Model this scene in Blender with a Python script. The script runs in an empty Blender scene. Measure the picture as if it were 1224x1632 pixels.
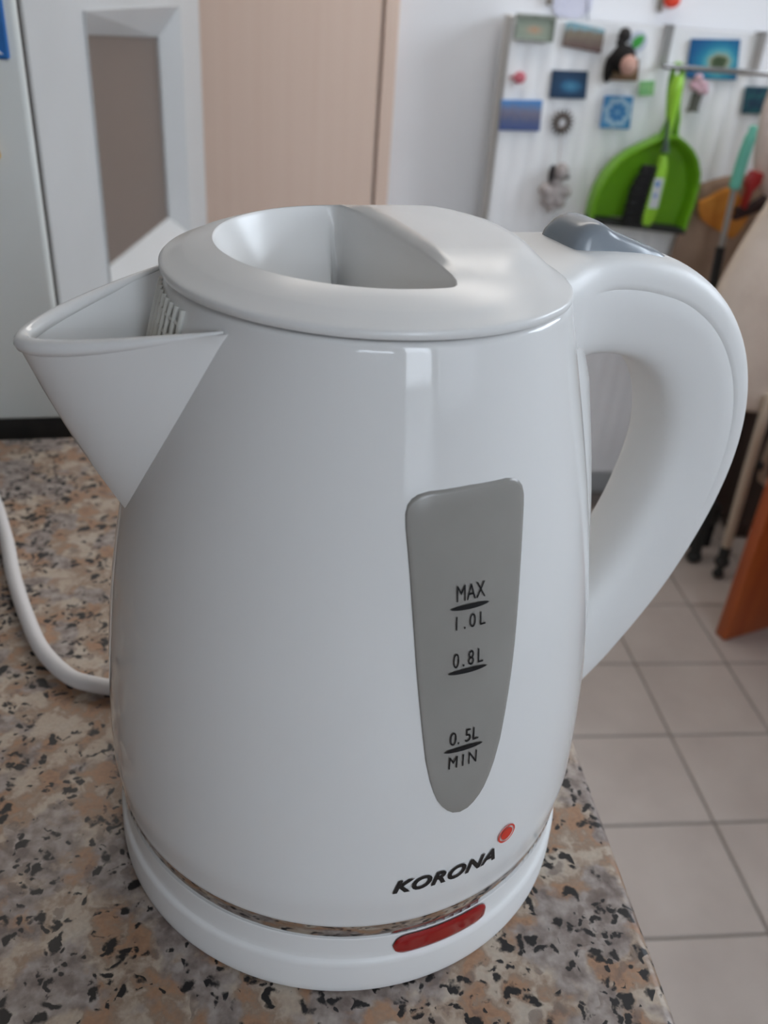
import bpy, bmesh, math, random
from mathutils import Vector, Matrix

random.seed(4)
scene = bpy.context.scene
COL = scene.collection
PI = math.pi

# ------------------------------------------------------------------ camera
cam_data = bpy.data.cameras.new('camera')
cam_data.sensor_fit = 'VERTICAL'
cam_data.sensor_height = 24.0
cam_data.lens = 24.0 * 1380.0 / 1632.0
cam_data.clip_start = 0.01
cam_data.dof.use_dof = True
cam_data.dof.focus_distance = 0.235
cam_data.dof.aperture_fstop = 10.5
cam = bpy.data.objects.new('camera', cam_data)
COL.objects.link(cam)
r_ = Vector((0.9938, -0.0881, 0.0673)); f_ = Vector((0.1103, 0.8483, -0.5179)).normalized()
u_ = r_.cross(f_).normalized(); r_ = f_.cross(u_).normalized()
m = Matrix((r_, u_, -f_)).transposed().to_4x4()
m.translation = Vector((-0.0208, -0.225, 1.166))
cam.matrix_world = m
scene.camera = cam

# ------------------------------------------------------------------ sky, daylight, exposure
SKY_STRENGTH = 9.0
FILL_LAMP = 5.0
world = bpy.data.worlds.new('overcast_sky')
scene.world = world
world.use_nodes = True
wn = world.node_tree
wn.nodes.clear()
w_out = wn.nodes.new('ShaderNodeOutputWorld')
w_bg = wn.nodes.new('ShaderNodeBackground')
w_tc = wn.nodes.new('ShaderNodeTexCoord')
w_sep = wn.nodes.new('ShaderNodeSeparateXYZ')
w_rmp = wn.nodes.new('ShaderNodeValToRGB')
w_cr = w_rmp.color_ramp
w_cr.elements[0].position = 0.48; w_cr.elements[0].color = (0.20, 0.20, 0.19, 1)
w_cr.elements[1].position = 1.0; w_cr.elements[1].color = (1.16, 1.30, 1.48, 1)
for p_, c_ in ((0.51, (0.40, 0.44, 0.49, 1)), (0.75, (0.86, 0.96, 1.08, 1))):
    w_cr.elements.new(p_).color = c_
w_map = wn.nodes.new('ShaderNodeMapRange')
w_map.inputs['From Min'].default_value = -1
wn.links.new(w_tc.outputs['Generated'], w_sep.inputs[0])
wn.links.new(w_sep.outputs['Z'], w_map.inputs['Value'])
wn.links.new(w_map.outputs[0], w_rmp.inputs[0])
wn.links.new(w_rmp.outputs[0], w_bg.inputs[0])
w_bg.inputs[1].default_value = SKY_STRENGTH
wn.links.new(w_bg.outputs[0], w_out.inputs[0])

# window openings: in the wall behind the camera (x0, x1, z0, z1); the small second one is added for its reflection; a sheer curtain hangs over the third
FRONT_Y = -1.5
RIGHT_X = 2.0
OPENINGS = [(0.38, 0.88, 1.00, 2.35), (-0.30, 0.27, 1.30, 1.56), (0.93, 1.95, 1.20, 2.38)]
SIDE = (0.20, 1.35, 1.30, 2.30)                        # unseen window added in the right wall to light the back: y0, y1, z0, z1
def portal(w, h, loc, rot):                           # portals only guide the sampling of the sky through the openings
    ld = bpy.data.lights.new('daylight_portal', 'AREA')
    ld.shape = 'RECTANGLE'; ld.size = w; ld.size_y = h
    ld.cycles.is_portal = True
    lo = bpy.data.objects.new('daylight_portal', ld)
    lo.location = loc; lo.rotation_euler = rot
    COL.objects.link(lo)
for (x0, x1, z0, z1) in OPENINGS:
    portal(x1 - x0, z1 - z0, ((x0 + x1) / 2, FRONT_Y - 0.10, (z0 + z1) / 2), (PI / 2, 0, 0))

portal(SIDE[1] - SIDE[0], SIDE[3] - SIDE[2], (RIGHT_X + .09, (SIDE[0] + SIDE[1]) / 2, (SIDE[2] + SIDE[3]) / 2), (PI / 2, 0, PI / 2))

scene.view_settings.view_transform = 'Standard'
scene.view_settings.look = 'None'
scene.view_settings.gamma = 1.0
scene.view_settings.use_curve_mapping = False
scene.view_settings.exposure = 0.12
scene.cycles.max_bounces = 10
scene.cycles.diffuse_bounces = 6
scene.cycles.use_denoising = True
scene.cycles.sample_clamp_indirect = 6.0

# ------------------------------------------------------------------ helpers
def sr(r, g, b):
    def c(v):
        v /= 255.0
        return v / 12.92 if v <= 0.04045 else ((v + 0.055) / 1.055) ** 2.4
    return (c(r), c(g), c(b), 1.0)

MATS = {}
def mat(name, col=(0.8, 0.8, 0.8, 1), rough=0.5, metal=0.0, spec=0.5, coat=0.0, noise=None, bump=None, trans=0.0):
    """principled material; noise = (scale, second colour, low, high); bump = (scale, distance)"""
    if name in MATS:
        return MATS[name]
    M = bpy.data.materials.new(name); M.use_nodes = True
    nt = M.node_tree; b = nt.nodes['Principled BSDF']
    b.inputs['Base Color'].default_value = col
    b.inputs['Roughness'].default_value = rough
    b.inputs['Metallic'].default_value = metal
    b.inputs['Specular IOR Level'].default_value = spec
    b.inputs['Coat Weight'].default_value = coat
    b.inputs['Transmission Weight'].default_value = trans
    tc = nt.nodes.new('ShaderNodeTexCoord')
    if noise:
        sc, c2, lo, hi = noise
        n = nt.nodes.new('ShaderNodeTexNoise'); n.inputs['Detail'].default_value = 4
        if isinstance(sc, tuple):
            mp = nt.nodes.new('ShaderNodeMapping'); mp.inputs['Scale'].default_value = sc
            nt.links.new(tc.outputs['Object'], mp.inputs[0]); nt.links.new(mp.outputs[0], n.inputs['Vector'])
            n.inputs['Scale'].default_value = 1
        else:
            nt.links.new(tc.outputs['Object'], n.inputs['Vector']); n.inputs['Scale'].default_value = sc
        rp = nt.nodes.new('ShaderNodeValToRGB')
        rp.color_ramp.elements[0].position = lo; rp.color_ramp.elements[0].color = col
        rp.color_ramp.elements[1].position = hi; rp.color_ramp.elements[1].color = c2
        nt.links.new(n.outputs['Fac'], rp.inputs[0]); nt.links.new(rp.outputs[0], b.inputs['Base Color'])
    if bump:
        n2 = nt.nodes.new('ShaderNodeTexNoise'); n2.inputs['Scale'].default_value = bump[0]
        nt.links.new(tc.outputs['Object'], n2.inputs['Vector'])
        bp = nt.nodes.new('ShaderNodeBump'); bp.inputs['Distance'].default_value = bump[1]; bp.inputs['Strength'].default_value = 0.5
        nt.links.new(n2.outputs['Fac'], bp.inputs['Height']); nt.links.new(bp.outputs[0], b.inputs['Normal'])
    MATS[name] = M
    return M

def link(name, mesh, m=None, parent=None, smooth=None):
    o = bpy.data.objects.new(name, mesh)
    COL.objects.link(o)
    if m is not None and not mesh.materials:
        mesh.materials.append(m)
    if smooth is not None:
        mesh.polygons.foreach_set('use_smooth', [True] * len(mesh.polygons))
        mesh.set_sharp_from_angle(angle=math.radians(smooth))
    if parent is not None:
        o.parent = parent
    return o

def build(name, bm, m=None, parent=None, smooth=None, normals=True):
    if normals:
        bmesh.ops.recalc_face_normals(bm, faces=bm.faces)
    me = bpy.data.meshes.new(name); bm.to_mesh(me); bm.free()
    return link(name, me, m, parent, smooth)

def thing(name, label, cat, loc=(0, 0, 0), rotz=0.0, group=None):
    o = bpy.data.objects.new(name, None); COL.objects.link(o)
    o.empty_display_size = 0.05
    o.location = loc; o.rotation_euler = (0, 0, rotz)
    return tag(o, label, cat, group)

def tag(o, label, cat, group=None):
    o['label'] = label; o['category'] = cat
    if group: o['group'] = group
    return o

def struct(o):
    o['kind'] = 'structure'
    return o

def box(bm, x0, x1, y0, y1, z0, z1, bev=0.0, seg=2, mtx=None):
    b = bmesh.new()
    vs = [b.verts.new((x, y, z)) for x in (x0, x1) for y in (y0, y1) for z in (z0, z1)]
    for f in ((0, 1, 3, 2), (4, 6, 7, 5), (0, 4, 5, 1), (2, 3, 7, 6), (0, 2, 6, 4), (1, 5, 7, 3)):
        b.faces.new([vs[i] for i in f])
    bmesh.ops.recalc_face_normals(b, faces=b.faces)
    if bev:
        bmesh.ops.bevel(b, geom=list(b.edges), offset=bev, segments=seg, profile=0.5, affect='EDGES')
    if mtx is not None:
        bmesh.ops.transform(b, matrix=mtx, verts=b.verts)
    me = bpy.data.meshes.new('tmp'); b.to_mesh(me); b.free()
    bm.from_mesh(me); bpy.data.meshes.remove(me)
    return bm

def nb(): return bmesh.new()

def grid(bm, rows, close_u=False, close_v=False, cap0=False, cap1=False):
    """rows: list of lists of points"""
    V = [[bm.verts.new(p) for p in row] for row in rows]
    n = len(V[0])
    for i in range(len(V) - (0 if close_v else 1)):
        a, b = V[i], V[(i + 1) % len(V)]
        for j in range(n - (0 if close_u else 1)):
            k = (j + 1) % n
            bm.faces.new((a[j], a[k], b[k], b[j]))
    if cap0: bm.faces.new(V[0])
    if cap1: bm.faces.new(V[-1][::-1])
    return V

def revolve(bm, prof, n=96, cap0=False, cap1=False):
    rows = [[(r * math.cos(2 * PI * k / n), r * math.sin(2 * PI * k / n), z) for k in range(n)] for r, z in prof]
    return grid(bm, rows, close_u=True, cap0=cap0, cap1=cap1)

def tube(bm, pts, rad, n=12, cap=True):
    pts = [Vector(p) for p in pts]
    rads = rad if isinstance(rad, (list, tuple)) else [rad] * len(pts)
    up = None; rows = []
    for i, p in enumerate(pts):
        t = (pts[min(i + 1, len(pts) - 1)] - pts[max(i - 1, 0)]).normalized()
        if up is None:
            up = Vector((0, 0, 1)) if abs(t.z) < 0.9 else Vector((1, 0, 0))
        s = t.cross(up).normalized(); up = s.cross(t).normalized()
        rows.append([p + rads[i] * (math.cos(a) * s + math.sin(a) * up) for a in [2 * PI * k / n for k in range(n)]])
    return grid(bm, rows, close_u=True, cap0=cap, cap1=cap)

def catmull(P, per=8):
    P = [tuple(p) for p in P]; out = []
    Q = [P[0]] + P + [P[-1]]
    for i in range(1, len(Q) - 2):
        for k in range(per):
            t = k / per
            out.append(tuple(0.5 * ((2 * b) + (c - a) * t + (2 * a - 5 * b + 4 * c - d) * t * t + (3 * b - a - 3 * c + d) * t ** 3)
                             for a, b, c, d in zip(Q[i - 1], Q[i], Q[i + 1], Q[i + 2])))
    out.append(P[-1])
    return out

def prism(bm, poly, y0, y1, bev=0.0, seg=2):
    """outline in x,z extruded from y0 to y1"""
    b = bmesh.new()
    A = [b.verts.new((x, y0, z)) for x, z in poly]; B = [b.verts.new((x, y1, z)) for x, z in poly]
    b.faces.new(A); b.faces.new(B[::-1]); n = len(poly)
    for i in range(n): b.faces.new((A[i], B[i], B[(i + 1) % n], A[(i + 1) % n]))
    bmesh.ops.recalc_face_normals(b, faces=b.faces)
    if bev: bmesh.ops.bevel(b, geom=list(b.edges), offset=bev, segments=seg, profile=0.5, affect='EDGES')
    me = bpy.data.meshes.new('tmp'); b.to_mesh(me); b.free(); bm.from_mesh(me); bpy.data.meshes.remove(me)
    return bm

def blob(bm, c, s, seg=16, ring=10, rough=0.0, seed=0):
    rnd = random.Random(seed)
    rows = []
    for i in range(1, ring):
        a = PI * i / ring
        rows.append([(c[0] + s[0] * math.sin(a) * math.cos(2 * PI * k / seg) * (1 + rough * rnd.uniform(-1, 1)),
                      c[1] + s[1] * math.sin(a) * math.sin(2 * PI * k / seg) * (1 + rough * rnd.uniform(-1, 1)),
                      c[2] + s[2] * math.cos(a)) for k in range(seg)])
    V = grid(bm, rows, close_u=True)
    t = bm.verts.new((c[0], c[1], c[2] + s[2])); b = bm.verts.new((c[0], c[1], c[2] - s[2]))
    for k in range(seg):
        bm.faces.new((t, V[0][k], V[0][(k + 1) % seg])); bm.faces.new((b, V[-1][(k + 1) % seg], V[-1][k]))
    return bm

# ------------------------------------------------------------------ materials
plastic = mat('white_glossy_plastic', (0.80, 0.80, 0.79, 1), 0.05, spec=0.5)
plastic_satin = mat('white_satin_plastic', (0.80, 0.80, 0.79, 1), 0.42, spec=0.5)
lid_plastic = mat('white_lid_plastic', (0.80, 0.80, 0.79, 1), 0.24, spec=0.5)
chrome = mat('chrome', (0.75, 0.75, 0.75, 1), 0.08, metal=1.0)
steel = mat('brushed_steel', (0.42, 0.41, 0.39, 1), 0.35, metal=1.0)
paint_wall = mat('white_wall_paint', sr(242, 244, 248), 0.85, noise=(3, sr(237, 239, 243), 0.3, 0.7), bump=(180, 0.0006))
paint_tan = mat('warm_grey_wall_paint', sr(150, 138, 130), 0.85, noise=(3, sr(144, 132, 124), 0.3, 0.7))
paint_ceiling = mat('white_ceiling_paint', sr(232, 232, 230), 0.9, noise=(2, sr(226, 226, 224), 0.3, 0.7))
enamel = mat('white_enamel', sr(222, 225, 222), 0.35, noise=(6, sr(214, 216, 210), 0.35, 0.75))
door_white = mat('white_door_paint', sr(202, 203, 203), 0.4, noise=(4, sr(194, 195, 194), 0.35, 0.7))
radiator_white = mat('white_radiator_lacquer', sr(244, 245, 247), 0.4, noise=(9, sr(240, 241, 243), 0.3, 0.7))
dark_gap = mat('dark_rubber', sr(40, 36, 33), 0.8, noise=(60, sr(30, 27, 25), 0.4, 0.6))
wood_pale = mat('pale_beech_laminate', sr(236, 212, 196), 0.45, noise=((60, 60, 1.2), sr(232, 206, 189), 0.30, 0.75))
wood_orange = mat('orange_varnished_wood', sr(170, 84, 36), 0.35, noise=((40, 40, 2.0), sr(150, 66, 26), 0.35, 0.7))
wood_dark = mat('dark_stained_wood', sr(62, 44, 36), 0.6, noise=((30, 30, 3), sr(46, 32, 26), 0.35, 0.7))
print_black = mat('black_print', (0.012, 0.012, 0.013, 1), 0.35)
print_red = mat('red_print', sr(214, 58, 38), 0.35)
print_white = mat('white_print', sr(235, 235, 235), 0.35)
switch_grey = mat('grey_switch_plastic', sr(136, 144, 152), 0.22)

def granite():
    M = bpy.data.materials.new('speckled_granite_laminate'); M.use_nodes = True
    nt = M.node_tree; N = nt.nodes; L = nt.links; b = N['Principled BSDF']
    b.inputs['Roughness'].default_value = 0.42; b.inputs['Specular IOR Level'].default_value = 0.35
    tc = N.new('ShaderNodeTexCoord')
    def noise(scale, det=3, vec=None):
        n = N.new('ShaderNodeTexNoise'); n.inputs['Scale'].default_value = scale; n.inputs['Detail'].default_value = det
        L.new(vec or tc.outputs['Object'], n.inputs['Vector']); return n
    dn = noise(120, 6)
    sub = N.new('ShaderNodeVectorMath'); sub.operation = 'SUBTRACT'; sub.inputs[1].default_value = (0.5, 0.5, 0.5)
    L.new(dn.outputs['Color'], sub.inputs[0])
    scl = N.new('ShaderNodeVectorMath'); scl.operation = 'SCALE'; scl.inputs['Scale'].default_value = 0.018
    L.new(sub.outputs[0], scl.inputs[0])
    add = N.new('ShaderNodeVectorMath'); add.operation = 'ADD'
    L.new(tc.outputs['Object'], add.inputs[0]); L.new(scl.outputs[0], add.inputs[1])
    def vor(scale, vec):
        v = N.new('ShaderNodeTexVoronoi'); v.inputs['Scale'].default_value = scale
        L.new(vec, v.inputs['Vector'])
        s = N.new('ShaderNodeSeparateColor'); L.new(v.outputs['Color'], s.inputs[0]); return s
    def ramp(fac, stops, interp='LINEAR'):
        r = N.new('ShaderNodeValToRGB'); cr = r.color_ramp; cr.interpolation = interp
        while len(cr.elements) > 1: cr.elements.remove(cr.elements[-1])
        cr.elements[0].position = stops[0][0]; cr.elements[0].color = stops[0][1]
        for p, c in stops[1:]:
            e = cr.elements.new(p); e.color = c
        L.new(fac, r.inputs[0]); return r
    def mix(fac, a, bb, mode='MIX'):
        x = N.new('ShaderNodeMix'); x.data_type = 'RGBA'; x.blend_type = mode
        if isinstance(fac, float): x.inputs[0].default_value = fac
        else: L.new(fac, x.inputs[0])
        L.new(a, x.inputs[6]); L.new(bb, x.inputs[7]); return x.outputs[2]
    n1 = noise(75, 7, add.outputs[0])
    base = ramp(n1.outputs['Fac'], [(0.30, sr(136, 108, 90)), (0.41, sr(168, 130, 102)), (0.49, sr(152, 130, 112)), (0.56, sr(182, 164, 146)), (0.72, sr(188, 176, 162))])
    nw = noise(48, 5)
    kw = ramp(nw.outputs['Fac'], [(0.50, (0, 0, 0, 1)), (0.56, (1, 1, 1, 1))])
    gm = ramp(noise(180, 5).outputs['Fac'], [(0.35, sr(118, 104, 98)), (0.65, sr(172, 160, 152))])
    c = mix(kw.outputs[0], base.outputs[0], gm.outputs[0])
    cl = noise(42, 2)
    halo = N.new('ShaderNodeRGB'); halo.outputs[0].default_value = sr(112, 96, 88)
    halo = N.new('ShaderNodeRGB'); halo.outputs[0].default_value = sr(112, 96, 88)
    blk = N.new('ShaderNodeRGB'); blk.outputs[0].default_value = sr(34, 31, 30)
    sc2 = N.new('ShaderNodeVectorMath'); sc2.operation = 'SCALE'; sc2.inputs['Scale'].default_value = 0.015
    L.new(sub.outputs[0], sc2.inputs[0])
    ad2 = N.new('ShaderNodeVectorMath'); ad2.operation = 'ADD'
    L.new(tc.outputs['Object'], ad2.inputs[0]); L.new(sc2.outputs[0], ad2.inputs[1])
    def grains(scale, share, size, clump):
        """compact dark grains: a share of the voronoi cells, each only out to some distance from its centre"""
        v = N.new('ShaderNodeTexVoronoi'); v.inputs['Scale'].default_value = scale; L.new(ad2.outputs[0], v.inputs['Vector'])
        sp = N.new('ShaderNodeSeparateColor'); L.new(v.outputs['Color'], sp.inputs[0])
        ma = N.new('ShaderNodeMath'); ma.operation = 'MULTIPLY_ADD'; L.new(cl.outputs['Fac'], ma.inputs[0]); ma.inputs[1].default_value = -clump; L.new(sp.outputs[0], ma.inputs[2])
        l1 = N.new('ShaderNodeMath'); l1.operation = 'LESS_THAN'; L.new(ma.outputs[0], l1.inputs[0]); l1.inputs[1].default_value = share - clump / 2
        r1 = ramp(v.outputs['Distance'], [(size - .09, (1, 1, 1, 1)), (size + .09, (0, 0, 0, 1))])
        mm = N.new('ShaderNodeMath'); mm.operation = 'MULTIPLY'; L.new(l1.outputs[0], mm.inputs[0]); L.new(r1.outputs[0], mm.inputs[1])
        return mm.outputs[0]
    hf = N.new('ShaderNodeMath'); hf.operation = 'MULTIPLY'; hf.inputs[1].default_value = .6
    L.new(grains(165, .20, .40, .8), hf.inputs[0])
    c = mix(hf.outputs[0], c, halo.outputs[0])
    c = mix(grains(205, .25, .47, 1.3), c, blk.outputs[0])
    c = mix(grains(340, .17, .45, 1.0), c, blk.outputs[0])
    gr = ramp(noise(700, 2).outputs['Fac'], [(0.3, (.86, .86, .86, 1)), (0.7, (1, 1, 1, 1))])
    c = mix(1.0, c, gr.outputs[0], 'MULTIPLY')
    L.new(c, b.inputs['Base Color'])
    return M
granite_m = granite()

def tile_material():
    M = bpy.data.materials.new('beige_ceramic_tile'); M.use_nodes = True
    nt = M.node_tree; N = nt.nodes; L = nt.links; b = N['Principled BSDF']
    b.inputs['Roughness'].default_value = 0.38
    tc = N.new('ShaderNodeTexCoord'); oi = N.new('ShaderNodeObjectInfo')
    ad = N.new('ShaderNodeVectorMath'); ad.operation = 'MULTIPLY_ADD'
    L.new(oi.outputs['Random'], ad.inputs[0]); ad.inputs[1].default_value = (40, 40, 40); L.new(tc.outputs['Object'], ad.inputs[2])
    n = N.new('ShaderNodeTexNoise'); n.inputs['Scale'].default_value = 9; n.inputs['Detail'].default_value = 5
    L.new(ad.outputs[0], n.inputs['Vector'])
    r = N.new('ShaderNodeValToRGB'); r.color_ramp.elements[0].position = 0.3; r.color_ramp.elements[0].color = sr(184, 174, 167)
    r.color_ramp.elements[1].position = 0.72; r.color_ramp.elements[1].color = sr(171, 160, 153)
    L.new(n.outputs['Fac'], r.inputs[0]); L.new(r.outputs[0], b.inputs['Base Color'])
    return M
tile_m = tile_material()

def frosted_material():
    M = bpy.data.materials.new('brownish_frosted_glass'); M.use_nodes = True
    nt = M.node_tree; N = nt.nodes; b = N['Principled BSDF']
    b.inputs['Base Color'].default_value = sr(170, 156, 146)
    b.inputs['Roughness'].default_value = 0.45; b.inputs['Transmission Weight'].default_value = 0.65
    b.inputs['IOR'].default_value = 1.3
    tc = N.new('ShaderNodeTexCoord'); n = N.new('ShaderNodeTexNoise'); n.inputs['Scale'].default_value = 400
    bp = N.new('ShaderNodeBump'); bp.inputs['Distance'].default_value = 0.0006; bp.inputs['Strength'].default_value = 0.4
    nt.links.new(tc.outputs['Object'], n.inputs['Vector']); nt.links.new(n.outputs['Fac'], bp.inputs['Height']); nt.links.new(bp.outputs[0], b.inputs['Normal'])
    return M
frosted = frosted_material()

def window_glass():
    M = bpy.data.materials.new('clear_window_glass'); M.use_nodes = True
    nt = M.node_tree; N = nt.nodes; N.clear()
    out = N.new('ShaderNodeOutputMaterial'); mx = N.new('ShaderNodeMixShader'); t = N.new('ShaderNodeBsdfTransparent'); g = N.new('ShaderNodeBsdfGlossy')
    g.inputs['Roughness'].default_value = 0.02
    fr = N.new('ShaderNodeFresnel'); fr.inputs[0].default_value = 1.3
    nt.links.new(fr.outputs[0], mx.inputs[0]); nt.links.new(t.outputs[0], mx.inputs[1]); nt.links.new(g.outputs[0], mx.inputs[2]); nt.links.new(mx.outputs[0], out.inputs[0])
    return M
clear_glass = window_glass()

# ------------------------------------------------------------------ room shell
X0, X1, Y1, ZT = -1.9, RIGHT_X, 1.815, 2.5
ZC = 0.906
b = nb(); box(b, X0 - .1, X1 + .1, FRONT_Y - .1, Y1 + .1, -0.08, -0.0035)
floor = struct(build('floor', b, mat('grey_grout', sr(130, 124, 117), 0.85, noise=(30, sr(120, 114, 107), .3, .7))))
b = nb(); box(b, X0, X1, FRONT_Y, Y1, ZT, ZT + .08); struct(build('ceiling', b, paint_ceiling))
b = nb(); box(b, X0, X1, Y1, Y1 + .1, -.08, ZT); struct(build('wall_back', b, paint_wall))
b = nb(); box(b, X0 - .1, X0, FRONT_Y, Y1 + .1, -.08, ZT); struct(build('wall_left', b, paint_tan))
b = nb(); sy0, sy1, sz0, sz1 = SIDE
for a in ((FRONT_Y - .12, sy0, -.08, ZT), (sy1, Y1 + .1, -.08, ZT), (sy0, sy1, -.08, sz0), (sy0, sy1, sz1, ZT)):
    box(b, X1, X1 + .12, a[0], a[1], a[2], a[3])
struct(build('wall_right', b, paint_wall))
b = nb(); w = .045
for a in ((sy0, sy0 + w, sz0, sz1), (sy1 - w, sy1, sz0, sz1), (sy0 + w, sy1 - w, sz0, sz0 + w), (sy0 + w, sy1 - w, sz1 - w, sz1)):
    box(b, X1 + .03, X1 + .085, a[0], a[1], a[2], a[3])
wf = struct(build('window_4', b, door_white))  # added window, there to light the back of the room
b = nb(); box(b, X1 + .056, X1 + .060, sy0 + w - .004, sy1 - w + .004, sz0 + w - .004, sz1 - w + .004); build('pane', b, clear_glass, wf)
b = nb(); box(b, X1 - .05, X1 + .03, sy0 - .03, sy1 + .03, sz0 - .025, sz0, .004); build('window_sill', b, door_white, wf)
# wall behind the camera with its two window openings
b = nb()
xs = sorted({X0, X1} | {v for o in OPENINGS for v in o[:2]}); zs = sorted({-.08, ZT} | {v for o in OPENINGS for v in o[2:]})
for i in range(len(xs) - 1):
    for j in range(len(zs) - 1):
        cx, cz = (xs[i] + xs[i + 1]) / 2, (zs[j] + zs[j + 1]) / 2
        if not any(o[0] < cx < o[1] and o[2] < cz < o[3] for o in OPENINGS):
            box(b, xs[i], xs[i + 1], FRONT_Y - .12, FRONT_Y, zs[j], zs[j + 1])
struct(build('wall_front', b, paint_tan))
for k, (x0, x1, z0, z1) in enumerate(OPENINGS):
    b = nb(); w = .035
    for a in ((x0, x0 + w, z0, z1), (x1 - w, x1, z0, z1), (x0 + w, x1 - w, z0, z0 + w), (x0 + w, x1 - w, z1 - w, z1)):
        box(b, a[0], a[1], FRONT_Y - .085, FRONT_Y - .03, a[2], a[3])
    wf = struct(build('window_%d' % (k + 1), b, door_white))
    b = nb(); box(b, x0 + w - .004, x1 - w + .004, FRONT_Y - .06, FRONT_Y - .056, z0 + w - .004, z1 - w + .004)
    build('pane', b, clear_glass, wf)
    b = nb(); box(b, x0 - .03, x1 + .03, FRONT_Y - .03, FRONT_Y + .05, z0 - .025, z0, .004); build('window_sill', b, door_white, wf)
b = nb(); box(b, .26, X1, Y1 - .013, Y1, 0, .07, .003); struct(build('baseboard_back', b, door_white))

# sheer curtain over the right-hand window
b = nb(); rows = []
for zz in (1.16, 1.5, 1.9, 2.39):
    rows.append([(.91 + 1.08 * i / 120, FRONT_Y + .075 + .018 * math.sin(i * .95), zz) for i in range(121)])
grid(b, rows)
cm = bpy.data.materials.new('sheer_curtain_cloth'); cm.use_nodes = True
cn = cm.node_tree; cn.nodes.clear(); co = cn.nodes.new('ShaderNodeOutputMaterial'); c1 = cn.nodes.new('ShaderNodeBsdfTranslucent'); c2 = cn.nodes.new('ShaderNodeBsdfDiffuse'); cx = cn.nodes.new('ShaderNodeMixShader')
c1.inputs[0].default_value = (.85, .86, .88, 1); c2.inputs[0].default_value = (.85, .85, .85, 1); cx.inputs[0].default_value = .35
cn.links.new(c1.outputs[0], cx.inputs[1]); cn.links.new(c2.outputs[0], cx.inputs[2]); cn.links.new(cx.outputs[0], co.inputs[0])
t = thing('curtain', 'sheer white curtain hanging in front of the right-hand window behind the viewer', 'curtain', (0, 0, 0))
build('cloth', b, cm, t, 60)
b = nb(); tube(b, [(.86, FRONT_Y + .075, 2.40), (1.98, FRONT_Y + .075, 2.40)], .012); build('curtain_rod', b, steel, t, 40)

# unseen long lamp added on the ceiling to brighten the back wall
t = thing('fill_lamp', 'long flat lamp with a white diffuser, added on the ceiling to brighten the back wall', 'lamp', (.35, 1.38, ZT))
b = nb()
for a in ((-.72, -.70, -.27, .27), (.70, .72, -.27, .27), (-.70, .70, -.27, -.25), (-.70, .70, .25, .27)):
    box(b, a[0], a[1], a[2], a[3], -.06, -.0005)
build('frame', b, steel, t)
lm = bpy.data.materials.new('fill_lamp_diffuser'); lm.use_nodes = True
ln = lm.node_tree; ln.nodes.clear(); l1 = ln.nodes.new('ShaderNodeOutputMaterial'); l2 = ln.nodes.new('ShaderNodeEmission')
l2.inputs[0].default_value = (1.0, .93, .86, 1); l2.inputs[1].default_value = FILL_LAMP; ln.links.new(l2.outputs[0], l1.inputs[0])
b = nb(); box(b, -.699, .699, -.249, .249, -.058, -.050); build('diffuser', b, lm, t)

# short cafe curtain across the lower part of the clear window
b = nb(); rows = []
for zz in (.985, 1.08, 1.18, 1.245):
    rows.append([(.39 + .48 * i / 60, FRONT_Y - .012 + .010 * math.sin(i * .9), zz) for i in range(61)])
grid(b, rows)
t = thing('cafe_curtain', 'short sheer cafe curtain across the lower part of the clear window', 'curtain', (0, 0, 0))
build('cloth', b, cm, t, 60)
b = nb(); tube(b, [(.385, FRONT_Y - .012, 1.25), (.875, FRONT_Y - .012, 1.25)], .006); build('curtain_rod', b, steel, t, 40)

# floor tiles, 20 cm squares, each one its own piece
b = nb(); box(b, -.0978, .0978, -.0978, .0978, -.008, 0, .0012, 1)
tile_me = bpy.data.meshes.new('tile'); b.to_mesh(tile_me); b.free(); tile_me.materials.append(tile_m)
b = nb(); box(b, -.0978, .0978, -.0528, .0528, -.008, 0, .0012, 1)
cut_me = bpy.data.meshes.new('cut_tile'); b.to_mesh(cut_me); b.free(); cut_me.materials.append(tile_m)
for i in range(-9, 10):
    for j in range(-5, 9):
        cx, cy, me_ = .70 + .2 * (i - 3) + .1, 1.092 + .2 * (j - 5) + .1, tile_me
        if cx > X1 - .09: continue
        if cy > Y1 - .09: cy, me_ = cy - .0995 + .0528, cut_me          # last row, cut to fit the wall
        o = bpy.data.objects.new('tile', me_); COL.objects.link(o); o.parent = floor
        o.location = (cx, cy, random.uniform(-.0006, 0))

# pale wooden door in the back wall
b = nb(); box(b, -.68, .1575, Y1 - .030, Y1 - .002, .004, 2.02, .002, 1)
door = struct(build('door_1', b, wood_pale))
b = nb(); box(b, .1625, .192, Y1 - .034, Y1 - .001, 0, 2.05, .002, 1); struct(build('trim_1', b, wood_pale))
b = nb(); box(b, -.715, -.685, Y1 - .034, Y1 - .001, 0, 2.05, .002, 1); struct(build('trim_2', b, wood_pale))
b = nb(); tube(b, [(-.61, Y1 - .030, 1.02), (-.61, Y1 - .075, 1.02), (-.60, Y1 - .082, 1.02), (-.50, Y1 - .082, 1.02)], .009)
build('door_handle', b, steel, door, 40)

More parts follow.
